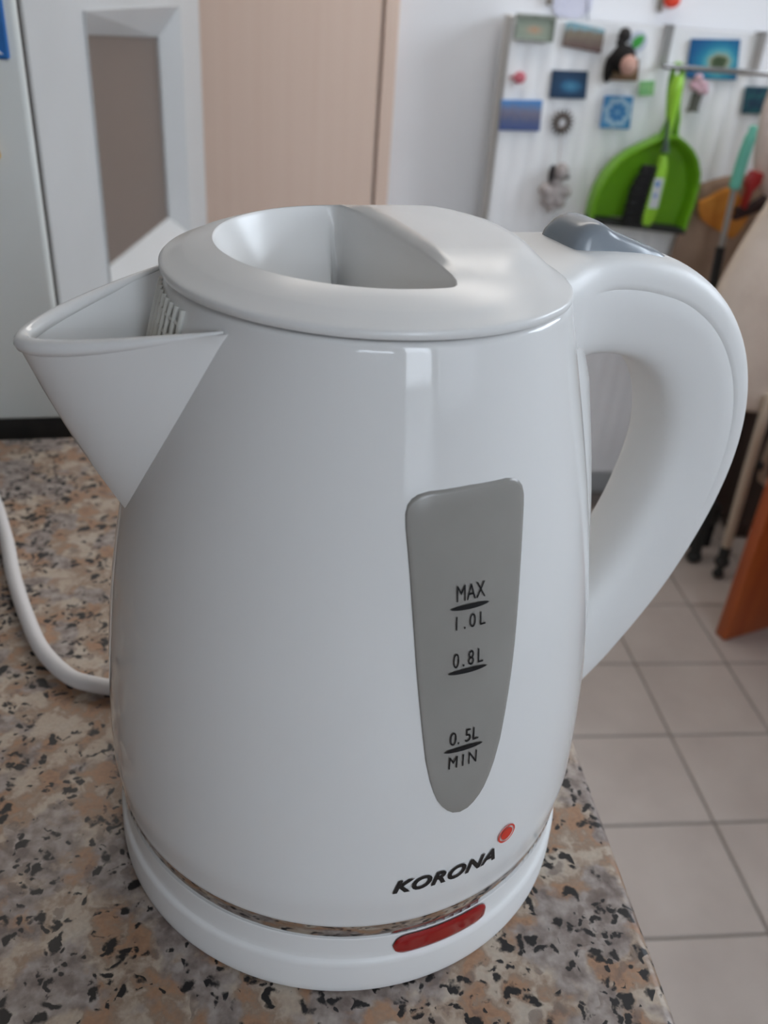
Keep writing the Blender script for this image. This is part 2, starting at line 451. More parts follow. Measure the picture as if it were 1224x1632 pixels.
# white interior door with a small glazed opening, standing open behind the refrigerator
dazi = math.radians(8.7)
dP = Vector((-.268, .72, 0)); dd = Vector((math.sin(dazi), math.cos(dazi), 0)); dn = Vector((math.cos(dazi), -math.sin(dazi), 0))
DM = Matrix((dd, dn, Vector((0, 0, 1)))).transposed().to_4x4(); DM.translation = dP      # local x runs along the leaf, +y faces the room
gl = [(.180, .503, .828, 1.092)]
b = nb()
DW = .655; gx0, gx1, gz0, gz1 = gl[0]; bev = .030
def q(bm, *pts): bm.faces.new([bm.verts.new(p) for p in pts])
ox0, ox1, oz0, oz1 = gx0 - bev, gx1 + bev, gz0 - bev, gz1 + bev
for a in ((0, ox0, 0, 2.0), (ox1, DW, 0, 2.0), (ox0, ox1, 0, oz0), (ox0, ox1, oz1, 2.0)):
    box(b, a[0], a[1], -.035, 0, a[2], a[3])
leaf = struct(build('door_2', b, door_white))
leaf.matrix_world = DM
def bead(pts): # bevelled bead between the outer edge (front) and the glass (recessed)
    bm = nb(); A, B, C_, D_ = pts
    for f, bk in (((A, B, C_, D_), None),):
        v = [bm.verts.new(p) for p in f]; bm.faces.new(v)
        w_ = [bm.verts.new((p[0], p[1] - .006, p[2])) for p in f]; bm.faces.new(w_[::-1])
        for i in range(4): bm.faces.new((v[i], v[(i + 1) % 4], w_[(i + 1) % 4], w_[i]))
    o = build('glazing_bead', bm, door_white, leaf)
d = -.022
gzl, gzr = gz1 + .005, gz1 - .011
bead([(ox0, .003, oz0), (ox0, .003, oz1), (gx0, d, gzl), (gx0, d, gz0)])
bead([(ox1, .003, oz0), (ox1, .003, oz1), (gx1, d, gzr), (gx1, d, gz0)])
bead([(ox0, .003, oz1), (ox1, .003, oz1), (gx1, d, gzr), (gx0, d, gzl)])
bead([(ox0, .003, oz0), (ox1, .003, oz0), (gx1, d, gz0), (gx0, d, gz0)])
b = nb(); box(b, gx0 - .006, gx1 + .006, -.033, -.026, gz0 - .006, gz1 + .009); build('pane', b, frosted, leaf)

# ------------------------------------------------------------------ worktop, base cabinet, refrigerator
b = nb(); prism(b, [(X0 + .01, -.95), (.098, -.95), (.098, .296), (-.12, .296), (-.166, .290), (-.76, .216), (X0 + .01, .216)], ZC - .038, ZC, .004, 3)
for v in b.verts: v.co = (v.co.x, v.co.z, v.co.y)
tag(build('worktop', b, granite_m, None, 40), 'speckled beige, grey and black granite-look worktop under the white kettle', 'worktop')
t = thing('base_cabinet', 'white kitchen base cabinet carrying the speckled worktop', 'cabinet', (-.6, -.33, 0))
b = nb(); box(b, X0 + .02 + .6, .06 + .6, -.58, .52, .10, ZC - .0385, .002, 1); build('body', b, enamel, t)
b = nb(); box(b, X0 + .05 + .6, .02 + .6, -.55, .50, 0, .10); build('plinth', b, dark_gap, t)
b = nb(); box(b, .66, .676, -.57, .0, .12, ZC - .06, .002, 1)
d1 = build('door', b, enamel, t)
b = nb(); box(b, .66, .676, .01, .515, .12, ZC - .06, .002, 1)
d2 = build('door', b, enamel, t)
for dd_, yy in ((d1, -.05), (d2, .06)):
    b = nb(); tube(b, [(.676, yy, .6), (.70, yy, .6), (.70, yy, .74), (.676, yy, .74)], .005); build('handle', b, steel, dd_, 40)

FR = math.radians(7.0)
t = thing('refrigerator', 'white enamelled refrigerator standing at the far end of the worktop', 'refrigerator', (-.166, .315, 0), FR)
b = nb(); box(b, -.55, -.072, .022, .365, .0, 1.5, .004, 1); build('body', b, enamel, t)
b = nb(); box(b, -.56, 0, 0, .010, .9065, 1.5, .003, 3)
build('upper_door', b, enamel, t, 40)
b = nb(); box(b, -.56, 0, 0, .010, .05, .885, .003, 3); build('lower_door', b, enamel, t, 40)
b = nb(); box(b, -.545, -.0006, .010, .022, .05, 1.495); build('door_gasket', b, dark_gap, t)
b = nb(); box(b, -.55, -.001, .003, .0098, .886, .9060); build('divider', b, dark_gap, t)
b = nb(); box(b, -.010, .022, .008, .026, .880, .9110); build('shade_block', b, dark_gap, t)  # dark block standing in for the shade in the gap beside the fridge

# magnets on the refrigerator (local frame of the fridge front)
FM = Matrix.Translation((-.166, .315, 0)) @ Matrix.Rotation(FR, 4, 'Z')
def fridge_item(name, label, parts):
    tt = thing(name, label, 'magnet', FM @ Vector((parts[0], 0, parts[1])), FR)
    return tt
tt = fridge_item('magnet', 'blue square magnet with a white triangle on the refrigerator door', (-.020, 1.146))
b = nb(); box(b, -.030, .0145, -.0035, -.0002, -.027, .022, .001, 1); build('plate', b, mat('blue_magnet', sr(10, 104, 178), .4, noise=(40, sr(8, 92, 160), .3, .7)), tt)
b = nb(); prism(b, [(-.030, -.025), (.0115, -.0245), (-.010, -.006), (-.030, -.008)], -.0042, -.003); build('white_triangle', b, print_white, tt)
b = nb(); prism(b, [(-.030, -.004), (.008, -.0035), (.006, .004), (-.006, .009), (-.030, .010)], -.0042, -.003); build('grey_shape', b, mat('grey_print', sr(150, 152, 152), .5), tt)
tt = fridge_item('magnet', 'small yellow magnet on the refrigerator door below the blue one', (-.024, 1.074))
b = nb(); prism(b, [(-.02, .012), (.0015, .010), (.0068, -.004), (.003, -.008), (-.02, -.012)], -.004, -.0002, .001, 1); build('plate', b, mat('yellow_magnet', sr(216, 176, 92), .5, noise=(50, sr(204, 160, 74), .3, .7)), tt)

# ------------------------------------------------------------------ the kettle
KA = math.radians(18.0)
base = thing('kettle_base', 'round white power base with a red indicator under the kettle', 'kettle base', (0, 0, ZC), KA)
PR = (32.3863, -12.9486, .7219, -.0245, .0791)
def rad(z):
    v = 0.0
    for c in PR: v = v * z + c
    return v
prof = [(.02, .0003), (.0765, .0003), (.0778, .0006), (.0784, .0018), (.0785, .004), (.0782, .0130), (.0780, .0141), (.0775, .0148), (.0770, .0152), (.0768, .0157),
        (.0767, .018), (.0766, .0240), (.0766, .0245), (.0763, .0250), (.0757, .0251), (.070, .0251), (.05, .0251), (.02, .0251)]
b = nb(); revolve(b, prof, 160, True, True); build('base_body', b, plastic_satin, base, 50)
# red indicator: rounded slot on the upper band
b = nb(); rows = []
NA, NZ = 40, 8
for j in range(NZ + 1):
    v = -1 + 2 * j / NZ
    row = []
    for i in range(NA + 1):
        u = -1 + 2 * i / NA
        hl, hz, cr = .0160, .0044, .0044
        x = u * hl
        # half height at x with rounded ends
        e = max(0, abs(x) - (hl - cr)); hh = math.sqrt(max(cr * cr - e * e, 1e-10))
        z = v * hh
        bulge = .0006 * math.sqrt(max(0, 1 - max(abs(v), e / cr) ** 4))
        a = math.radians(-69.7 - 18) + x / .0768
        R_ = .0766 + .0006 + bulge
        row.append((R_ * math.cos(a), R_ * math.sin(a), .0200 + z))
    rows.append(row)
grid(b, rows); bmesh.ops.remove_doubles(b, verts=b.verts, dist=1e-6)
mr = mat('red_translucent_plastic', sr(150, 14, 18), .12, coat=.5)
build('indicator_light', b, mr, base, 60)
# power cord along the worktop, leaving the base behind the kettle on the left
cp = [(-.060, .046), (-.076, .0495), (-.0909, .0518), (-.1005, .0538), (-.1113, .0589), (-.1251, .0742), (-.137, .0959), (-.1522, .1297), (-.1670, .1686), (-.1885, .2140), (-.215, .238), (-.26, .238), (-.34, .22), (-.45, .20), (-.62, .19)]
pts = [(x, y, .0042 + (.006 if k == 0 else .003 if k == 1 else 0)) for k, (x, y) in enumerate(cp)]
b = nb(); tube(b, catmull(pts, 8), .0034, 14)
bmesh.ops.transform(b, matrix=Matrix.Rotation(-KA, 4, 'Z'), verts=b.verts)
build('power_cord', b, mat('white_cord_plastic', sr(216, 212, 210), .4), base, 60)

kettle = thing('electric_kettle', 'glossy white electric kettle with grey water window standing on the speckled worktop', 'kettle', (0, 0, ZC), KA)
# body
prof = [(.055, .0315), (.0765, .0315), (.0771, .0316), (.0774, .0320)]
z = .0330
while z < .1945:
    prof.append((min(rad(z), .0772 + (z - .0312) * .10), z)); z += .0035
prof += [(rad(.1950), .1950), (rad(.1956) - .0002, .1956), (rad(.1960) - .0007, .1960), (rad(.1961) - .0018, .1961), (.0500, .1956), (.0495, .160), (.02, .158)]
b = nb(); revolve(b, prof, 180, True, True); build('body', b, plastic, kettle, 55)
b = nb(); revolve(b, [(.060, .0253), (.0755, .0253), (.0768, .0254), (.0770, .0257), (.0770, .0313), (.0755, .0315), (.060, .0315)], 160, True, True)
build('chrome_ring', b, chrome, kettle, 50)

def surf(a_deg, z, off=0.0):
    """point on the body; angle in world degrees"""
    a = math.radians(a_deg) - KA; r = min(rad(z), .0772 + (z - .0312) * .10) + off
    return Vector((r * math.cos(a), r * math.sin(a), z))

# water window
WC = -70.6
halfw = [(.0736, 0.0), (.0742, 1.7), (.0756, 3.0), (.0775, 4.2), (.0797, 5.2), (.0830, 6.2), (.0872, 7.2), (.0942, 8.4), (.1030, 9.4), (.1125, 10.4), (.1220, 11.3), (.1320, 12.1), (.1450, 13.2), (.1520, 13.9), (.1570, 14.45), (.1600, 14.6), (.1620, 14.2), (.1633, 13.3), (.1642, 12.0), (.1648, 9.5), (.1651, 0.0)]
hp = []
for i in range(len(halfw) - 1):
    hp.append(halfw[i])
    hp.append(((halfw[i][0] + halfw[i + 1][0]) / 2, (halfw[i][1] + halfw[i + 1][1]) / 2))
hp.append(halfw[-1])
outer = [(h, z) for z, h in hp] + [(-h, z) for z, h in hp[-2:0:-1]]
cz = .125
b = nb(); rows = []
for s, off in ((1.0, -.0004), (.995, .0003), (.97, .0005), (.9, .0005), (.75, .0005), (.5, .0005), (.25, .0005), (.02, .0005)):
    rows.append([surf(WC + h * s, cz + (z - cz) * s, off) for h, z in outer])
grid(b, rows, close_u=True, cap1=True)
win_m = mat('grey_translucent_window', sr(153, 150, 145), .22, noise=(25, sr(144, 141, 136), .35, .7), spec=.4)
wpart = build('water_window', b, win_m, kettle, 60)
b = nb(); rows = []
for s, dz, off in ((1.055, .0006, .0001), (1.02, .0003, .0009), (.985, -.0002, .0008), (.97, -.0005, .0002)):
    rows.append([surf(WC + h * (1 + (s - 1) * 1.0) , z + (dz if z > cz else -dz), off) for h, z in outer])

def text_on_body(name, txt, ang, z, width, height, m, shear=0.0, bold=0.0, off=.0009, space=1.0, parent=None, tilt=0.0, stretch=True):
    cu = bpy.data.curves.new('txt', 'FONT'); cu.body = txt; cu.size = 1.0; cu.shear = shear; cu.offset = bold; cu.space_character = space
    cu.resolution_u = 4
    ob = bpy.data.objects.new('txt', cu); COL.objects.link(ob)
    dg = bpy.context.evaluated_depsgraph_get(); dg.update()
    me = bpy.data.meshes.new_from_object(ob.evaluated_get(dg))
    bpy.data.objects.remove(ob); bpy.data.curves.remove(cu)
    xs_ = [v.co.x for v in me.vertices]; ys_ = [v.co.y for v in me.vertices]
    x0, x1, y0, y1 = min(xs_), max(xs_), min(ys_), max(ys_)
    for v in me.vertices:
        x = ((v.co.x - x0) / (x1 - x0) - .5) * width; y = ((v.co.y - y0) / (y1 - y0) - .5) * height + tilt * x
        v.co = surf(ang + math.degrees(x / rad(z)), z + y, off)
    me.materials.clear()
    return link(name, me, m, parent or kettle)

def line_on_body(ang, z, half, h, parent):
    b = nb(); n = 16; A = []; B = []
    for i in range(n + 1):
        u = -1 + 2 * i / n; e = h * (1 - u * u) ** .6 + .00003
        A.append(surf(ang + math.degrees(u * half / rad(z)), z - e, .0009)); B.append(surf(ang + math.degrees(u * half / rad(z)), z + e, .0009))
    grid(b, [A, B]); build('level_line', b, print_black, parent)
TC = -70.9
text_on_body('lettering', 'MAX', TC + .2, .1400, .0076, .0040, print_black, parent=wpart, space=1.05)
line_on_body(TC, .13630, .0052, .00066, wpart)
text_on_body('lettering', '1.0L', TC + .2, .1325, .0080, .0036, print_black, parent=wpart, space=1.4)
text_on_body('lettering', '0.8L', TC - .2, .1226, .0082, .0040, print_black, parent=wpart, space=1.4)
line_on_body(TC - .2, .11930, .0054, .00062, wpart)
text_on_body('lettering', '0. 5L', TC - .3, .1000, .0082, .0040, print_black, parent=wpart, space=1.0)
line_on_body(TC - .3, .09630, .0055, .00068, wpart)
text_on_body('lettering', 'MIN', TC - .3, .0925, .0080, .0038, print_black, parent=wpart, space=1.45)
text_on_body('brand_lettering', 'KORONA', -71.6, .0499, .0325, .0052, print_black, shear=.28, bold=.040, space=1.08, off=.0004)
def disc_on_body(name, ang, z, r0, r1, off, m):
    b = nb(); n = 40
    rows = [[surf(ang + math.degrees(r * math.cos(2 * PI * k / n) / rad(z)), z + r * math.sin(2 * PI * k / n), off) for k in range(n)] for r in (r1, max(r0, .0001))]
    grid(b, rows, close_u=True, cap1=(r0 == 0)); build(name, b, m, kettle)
disc_on_body('red_dot', -57.3, .0558, 0, .0022, .0005, print_red)
disc_on_body('red_ring', -57.3, .0558, .00275, .0033, .0005, print_red)

# lid with its finger recess
LR, CH = .0537, .0445
c0 = (-.006, 0.0)
NT = 200
def ray_exit(th, kind):
    dx, dy = math.cos(th), math.sin(th)
    if kind == 'lid':
        R_, chord, cc = LR, CH, .006
    else:
        R_, chord, cc = .0402, .0052, .004
    # distance to the circle (about the axis) and to the chord
    bq = c0[0] * dx + c0[1] * dy; cq = c0[0] ** 2 + c0[1] ** 2 - R_ * R_
    tcirc = -bq + math.sqrt(bq * bq - cq)
    tch = (chord - c0[0]) / dx if dx > 1e-6 else 1e9
    k = 14.0
    t_ = (tcirc ** -k + (tch ** -k if tch < 1e3 else 0)) ** (-1 / k)
    return t_, tch / max(tcirc, 1e-9)
LO = []; RE = []; WL = []
ths = []
# finer sampling towards the wall corners
for k in range(NT):
    ths.append(2 * PI * k / NT)
for th in ths:
    a, _ = ray_exit(th, 'lid'); c, ratio = ray_exit(th, 'rec')
    LO.append(a); RE.append(c)
    WL.append(1.0 / (1.0 + math.exp((ratio - 1.0) * 14)) if ratio < 50 else 0.0)
def P(th, r_, z_): return (c0[0] + r_ * math.cos(th), c0[1] + r_ * math.sin(th), z_)
rows = []
def lid_top(th, r_):
    x = c0[0] + r_ * math.cos(th); y = c0[1] + r_ * math.sin(th)
    rr = math.hypot(x, y)
    zz = .2058 - .0052 * max(0, (rr - .036) / .018) ** 1.35 - .0008 * max(0, (rr - .02) / .018)
    if x > .0045 and abs(y) < .034 and rr < .0485:      # raised flat bar towards the handle
        def ss_(v):
            v = max(0.0, min(1.0, v)); return v * v * (3 - 2 * v)
        zz += .0021 * ss_((x - .0045) / .003) * ss_((.036 - abs(y)) / .014) * ss_((.0495 - rr) / .014)
    return zz
# underside, rim wall, top, recess
rows.append([P(t_, a - .006, .1955) for t_, a in zip(ths, LO)])
rows.append([P(t_, a - .0016, .1967) for t_, a in zip(ths, LO)])
rows.append([P(t_, a - .0002, .1972) for t_, a in zip(ths, LO)])
rows.append([P(t_, a, .1978) for t_, a in zip(ths, LO)])
for dr, dz in ((.0000, .0010), (.0004, .0020), (.0011, .0029), (.0022, .0036), (.0038, .0042)):
    rows.append([P(t_, a - dr, min(.1978 + dz, lid_top(t_, a - dr) - .0002)) for t_, a in zip(ths, LO)])
for f in (.93, .86, .79, .72, .65, .58, .51, .44, .37, .30, .24, .18, .12, .07, .03):
    rows.append([P(t_, c + (a - .0050 - c) * f, lid_top(t_, c + (a - .0050 - c) * f)) for t_, a, c in zip(ths, LO, RE)])
for kk, (dr, dz) in enumerate(((.0006, 0.0), (.0002, -.00015), (-.0001, -.0005), (-.0003, -.0011))):
    rows.append([P(t_, c + dr, lid_top(t_, c + dr) + dz * (1 if kk < 2 else 1)) for t_, c in zip(ths, RE)])
DEP = .031
for rho in (.985, .965, .94, .91, .87, .82, .76, .68, .58, .46, .32, .16, .05):
    row = []
    for t_, c, w in zip(ths, RE, WL):
        p = 2.0 + 26 * w
        zz = lid_top(t_, c) - .0011 - (DEP - .0011) * (1 - ((rho - .05) / .95) ** p)
        row.append(P(t_, (c - .0003) * rho, zz))
    rows.append(row)
b = nb(); grid(b, rows, close_u=True, cap1=True)
lid_o = build('lid', b, lid_plastic, kettle, 50)

# spout: ruled shell from the flared rim down to a point on the body
def rim(u, inner=0.0):
    s = 1 - abs(u) ** 1.72
    return Vector((-.0462 - (.0418 - inner) * s, (.0290 - inner * .9) * u, .1930 - .0090 * s))
def att(u, inner=0.0):
    z_ = .1345 + .0580 * abs(u) ** 1.12 + inner * 1.5
    a = PI - math.radians(32.0) * u * (1 - inner * 12)
    r_ = rad(min(z_, .195)) - .0008
    return Vector((r_ * math.cos(a), r_ * math.sin(a), min(z_, .1945)))
b = nb(); U = [-1 + 2 * i / 48 for i in range(49)]
rows = []
for j in range(15):
    v = j / 14
    rows.append([rim(u).lerp(att(u), v) + Vector((-.0012 * math.sin(PI * v) * (1 - u * u), 0, 0)) for u in U])
grid(b, rows)
rows = []
for j in range(15):
    v = j / 14
    rows.append([rim(u, .0026).lerp(att(u, .0026), v) + Vector((0, 0, -.0003)) for u in U])
grid(b, rows)
me_pts = [(rim(u) + rim(u, .0026)) / 2 for u in U]
tube(b, me_pts, [.0004 + .0016 * (1 - abs(u) ** 3.0) for u in U], 10)
build('spout', b, plastic, kettle, 55)
# filter mesh behind the spout
b = nb()
for i in range(9):
    a = PI + math.radians(-14 + 3.5 * i); r_ = .0572
    for zz in (0,):
        p0 = (( rad(.172) + .0004) * math.cos(a), (rad(.172) + .0004) * math.sin(a), .172)
        p1 = (( rad(.1935) + .0004) * math.cos(a), (rad(.1935) + .0004) * math.sin(a), .1935)
        pm = (( rad(.184) + .0006) * math.cos(a), (rad(.184) + .0006) * math.sin(a), .184)
        tube(b, [p0, pm, p1], .0007, 6)
for zz in (.174, .178, .182, .186, .190):
    tube(b, [((rad(zz) + .0004) * math.cos(PI + math.radians(x)), (rad(zz) + .0004) * math.sin(PI + math.radians(x)), zz) for x in (-14, -7, 0, 7, 14)], .0006, 6)
build('spout_filter', b, mat('pale_filter_mesh', sr(214, 214, 208), .35), kettle, 60)

# handle: superellipse section swept along a curve in the plane of the axis
path = [  # ax, z, half depth, half width, exponent
    (.0435, .1860, .0152, .0275, 4.5), (.0500, .1862, .0154, .0245, 4.2), (.0580, .1865, .0156, .0198, 4.0), (.0680, .1866, .0157, .0168, 3.8), (.0800, .1850, .0156, .0158, 3.7), (.0935, .1808, .0157, .0156, 3.6),
    (.1055, .1728, .0160, .0156, 3.5), (.1148, .1615, .0163, .0156, 3.4), (.1205, .1480, .0165, .0156, 3.4), (.1226, .1330, .0165, .0155, 3.4), (.1210, .1170, .0164, .0155, 3.4),
    (.1163, .1000, .0162, .0155, 3.3), (.1090, .0830, .0163, .0155, 3.2), (.0992, .0670, .0168, .0155, 3.0), (.0875, .0525, .0180, .0155, 2.9), (.0740, .0400, .0190, .0155, 2.8)]
cp = catmull(path, 6)
GROOVE = (math.radians(9.0), PI - math.radians(9.0))
HANG = sorted([2 * PI * k / 48 for k in range(48) if k not in (1, 23)] + [g + d_ for g in GROOVE for d_ in (-.012, 0.0, .012)])
rows = []
for i, (x, z_, h, w, p) in enumerate(cp):
    x2, z2 = cp[min(i + 1, len(cp) - 1)][:2]; x1, z1 = cp[max(i - 1, 0)][:2]
    tx, tz = x2 - x1, z2 - z1; l = math.hypot(tx, tz); tx /= l; tz /= l
    nx, nz = -tz, tx      # outward for a path running away then down
    row = []
    for a in HANG:
        c, s = math.cos(a), math.sin(a)
        cc = abs(c) ** (2 / p) * (1 if c >= 0 else -1); ss = abs(s) ** (2 / p) * (1 if s >= 0 else -1)
        wg = w - (.00030 * max(0, min(1, (x - .058) / .01, (z_ - .09) / .05)) if any(abs(a - g) < 1e-6 for g in GROOVE) else 0)      # parting line along both sides
        row.append((x + nx * h * ss, wg * cc, z_ + nz * h * ss))
    rows.append(row)
b = nb(); grid(b, rows, close_u=True, cap0=True, cap1=True)
handle = build('handle', b, plastic_satin, kettle, 60)
# spine strip of the handle that runs down the back of the body
b = nb(); rows = []
for i in range(41):
    z_ = .030 + (.1965 - .030) * i / 40
    t_ = min(1, (z_ - .028) / .05)
    r_ = rad(z_); wd = .0245; pr = .0010 + .0062 * t_ - .0050 * max(0, min(1, (z_ - .168) / .028))
    row = []
    for k in range(17):
        u = -1 + 2 * k / 16
        n_ = wd * u; e = (1 - abs(u) ** 6)
        row.append((math.sqrt(max(r_ * r_ - n_ * n_, 0)) - .002 + (pr + .002) * e, n_, z_))
    rows.append(row)
grid(b, rows); build('handle_spine', b, plastic, kettle, 60)
# grey rocker switch
sw = [(.0560, .0000, .009), (.0572, .0035, .010), (.0595, .0058, .0108), (.0625, .0070, .0112), (.0660, .0068, .0114), (.0695, .0052, .0114), (.0720, .0044, .0114), (.0760, .0036, .0112), (.0810, .0028, .0110), (.0870, .0020, .0104), (.0925, .0010, .0092), (.0945, -.0010, .0078)]
sw = catmull(sw, 3); rows = []
def crown(x):
    best = None
    for (px_, pz_, h, w, p) in cp[:60]:
        if pz_ < .15: continue
        dd2 = abs(px_ - x)
        if best is None or dd2 < best[0]: best = (dd2, pz_ + h)
    return best[1]
xs2 = [.0435 + i * .002 for i in range(30)]
def crown_s(x):
    f = (x - .0435) / .002; i = max(0, min(28, int(f))); t_ = f - i
    return crown(xs2[i]) * (1 - t_) + crown(xs2[i + 1]) * t_
for (x, h, w) in sw:
    zc = crown_s(x) - .0008; row = []
    for k in range(15):
        u = -1 + 2 * k / 14
        row.append((x, w * u, zc - .003 + (h + .003) * (1 - abs(u) ** 5) ** .5 if abs(u) < 1 else zc - .003))
    rows.append(row)
b = nb(); grid(b, rows); build('switch', b, switch_grey, kettle, 45)

# ------------------------------------------------------------------ radiator with what hangs on it
RF = 1.70; RT = 1.1345; RX0, RX1, RZ0 = .403, 1.07, .115
t = thing('radiator', 'white ribbed panel radiator on the back wall covered with magnets', 'radiator', ((RX0 + RX1) / 2, 1.75, RZ0))
ox, oy, oz = (RX0 + RX1) / 2, 1.75, RZ0
H = RT - RZ0; Wd = (RX1 - RX0) / 2
b = nb(); prof_x = []
x = -Wd + .006
prof_x.append((-Wd + .006, 0.0))
pitch = .0333; nr = int((2 * Wd - .012) / pitch)
st = (2 * Wd - .012) / nr
for i in range(nr):
    xa = -Wd + .006 + i * st
    prof_x += [(xa + .001, 0.0), (xa + .008, -.0022), (xa + st - .013, -.0022), (xa + st - .005, 0.0)]
prof_x.append((Wd - .006, 0.0))
yo = RF + .006 - oy
rows = []
for zz, sc in ((.05, 0.0), (.056, 1.0), (H - .05, 1.0), (H - .044, 0.0)):
    rows.append([(px_, yo + py_ * sc, zz) for px_, py_ in prof_x])
rows = [[(px_, yo, .004) for px_, py_ in prof_x]] + rows + [[(px_, yo, H - .004) for px_, py_ in prof_x]]
grid(b, rows)
bk = [[(px_, yo + .004, zz) for px_, py_ in prof_x] for zz in (.004, H - .004)]
grid(b, bk)
build('front_panel', b, radiator_white, t, 30)
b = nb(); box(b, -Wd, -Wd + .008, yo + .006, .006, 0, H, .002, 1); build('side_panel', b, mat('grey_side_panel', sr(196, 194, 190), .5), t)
b = nb(); box(b, Wd - .008, Wd, yo, .055, 0, H, .002, 1); build('side_panel', b, radiator_white, t)
b = nb(); box(b, -Wd + .008, Wd - .008, .045, .054, .01, H - .01); build('rear_panel', b, radiator_white, t)
b = nb()
for i in range(24):
    xx = -Wd + .012 + i * (2 * Wd - .024) / 23; box(b, xx - .006, xx + .006, yo + .004, .053, H - .006, H)
box(b, -Wd + .008, Wd - .008, yo + .001, yo + .006, H - .006, H); box(b, -Wd + .008, Wd - .008, .049, .055, H - .006, H)
build('top_grille', b, radiator_white, t)
for sx in (-.18, .18):
    b = nb(); box(b, sx - .02, sx + .02, .054, Y1 - oy - .002, .2, .25); build('bracket', b, steel, t)
b = nb(); tube(b, [(Wd - .03, .03, .012), (Wd - .03, .03, -.06), (Wd - .03, .05, -.085)], .008); build('pipe', b, radiator_white, t, 40)

def img_mat(name, fn):
    M = bpy.data.materials.new(name); M.use_nodes = True
    nt = M.node_tree; b_ = nt.nodes['Principled BSDF']; b_.inputs['Roughness'].default_value = .35
    tc = nt.nodes.new('ShaderNodeTexCoord'); fn(nt, b_, tc); return M

def noise_pic(name, stops, scale=6.0, axis=None, rough=.35):
    """printed picture: noise plus a vertical gradient pushed through a colour ramp"""
    def fn(nt, b_, tc):
        n = nt.nodes.new('ShaderNodeTexNoise'); n.inputs['Scale'].default_value = scale; n.inputs['Detail'].default_value = 4
        nt.links.new(tc.outputs['Generated'], n.inputs['Vector'])
        r = nt.nodes.new('ShaderNodeValToRGB'); cr = r.color_ramp
        cr.elements[0].position, cr.elements[0].color = stops[0]; cr.elements[1].position, cr.elements[1].color = stops[-1]
        for p, c in stops[1:-1]:
            e = cr.elements.new(p); e.color = c
        src = n.outputs['Fac']
        if axis:
            s = nt.nodes.new('ShaderNodeSeparateXYZ'); nt.links.new(tc.outputs['Generated'], s.inputs[0])
            m1 = nt.nodes.new('ShaderNodeMath'); m1.operation = 'MULTIPLY_ADD'; m1.inputs[1].default_value = axis
            nt.links.new(n.outputs['Fac'], m1.inputs[0]); m1.inputs[2].default_value = -axis / 2
            m2 = nt.nodes.new('ShaderNodeMath'); m2.operation = 'ADD'
            nt.links.new(s.outputs['Z'], m2.inputs[0]); nt.links.new(m1.outputs[0], m2.inputs[1]); src = m2.outputs[0]
        nt.links.new(src, r.inputs[0]); nt.links.new(r.outputs[0], b_.inputs['Base Color']); b_.inputs['Roughness'].default_value = rough
    return img_mat(name, fn)

def radial_pic(name, stops, centre=(.5, .5), ang=0.0, sx=1.0, sz=1.0):
    """printed picture: colours by distance from a point of the card"""
    def fn(nt, b_, tc):
        N = nt.nodes; L = nt.links
        s = N.new('ShaderNodeSeparateXYZ'); L.new(tc.outputs['Generated'], s.inputs[0])
        def mth(op, a, bb=None):
            x_ = N.new('ShaderNodeMath'); x_.operation = op
            for i, v in enumerate((a, bb)):
                if v is None: continue
                if isinstance(v, (int, float)): x_.inputs[i].default_value = v
                else: L.new(v, x_.inputs[i])
            return x_.outputs[0]
        dx = mth('MULTIPLY', mth('SUBTRACT', s.outputs['X'], centre[0]), sx); dz = mth('MULTIPLY', mth('SUBTRACT', s.outputs['Z'], centre[1]), sz)
        d_ = mth('SQRT', mth('ADD', mth('MULTIPLY', dx, dx), mth('MULTIPLY', dz, dz)))
        if ang:
            a_ = mth('ARCTAN2', dz, dx); w_ = mth('MULTIPLY', mth('SINE', mth('MULTIPLY', a_, 8.0)), ang); d_ = mth('ADD', d_, w_)
        n = N.new('ShaderNodeTexNoise'); n.inputs['Scale'].default_value = 9; L.new(tc.outputs['Generated'], n.inputs['Vector'])
        d_ = mth('ADD', d_, mth('MULTIPLY', mth('SUBTRACT', n.outputs['Fac'], .5), .12))
        r = N.new('ShaderNodeValToRGB'); cr = r.color_ramp
        cr.elements[0].position, cr.elements[0].color = stops[0]; cr.elements[1].position, cr.elements[1].color = stops[-1]
        for p, c in stops[1:-1]:
            e = cr.elements.new(p); e.color = c
        L.new(d_, r.inputs[0]); L.new(r.outputs[0], b_.inputs['Base Color'])
    return img_mat(name, fn)

CARD_Y = RF + .0015 - .0006      # just in front of the ribs
def card(name, label, poly, m, cat='postcard', th=.003, group=None, y=CARD_Y):
    xc = sum(p[0] for p in poly) / len(poly); zc = sum(p[1] for p in poly) / len(poly)
    b = nb(); prism(b, [(p[0] - xc, p[1] - zc) for p in poly], -th, 0, .0006, 1)
    o = build(name, b, m); o.location = (xc, y, zc)
    tag(o, label, cat, group); return o

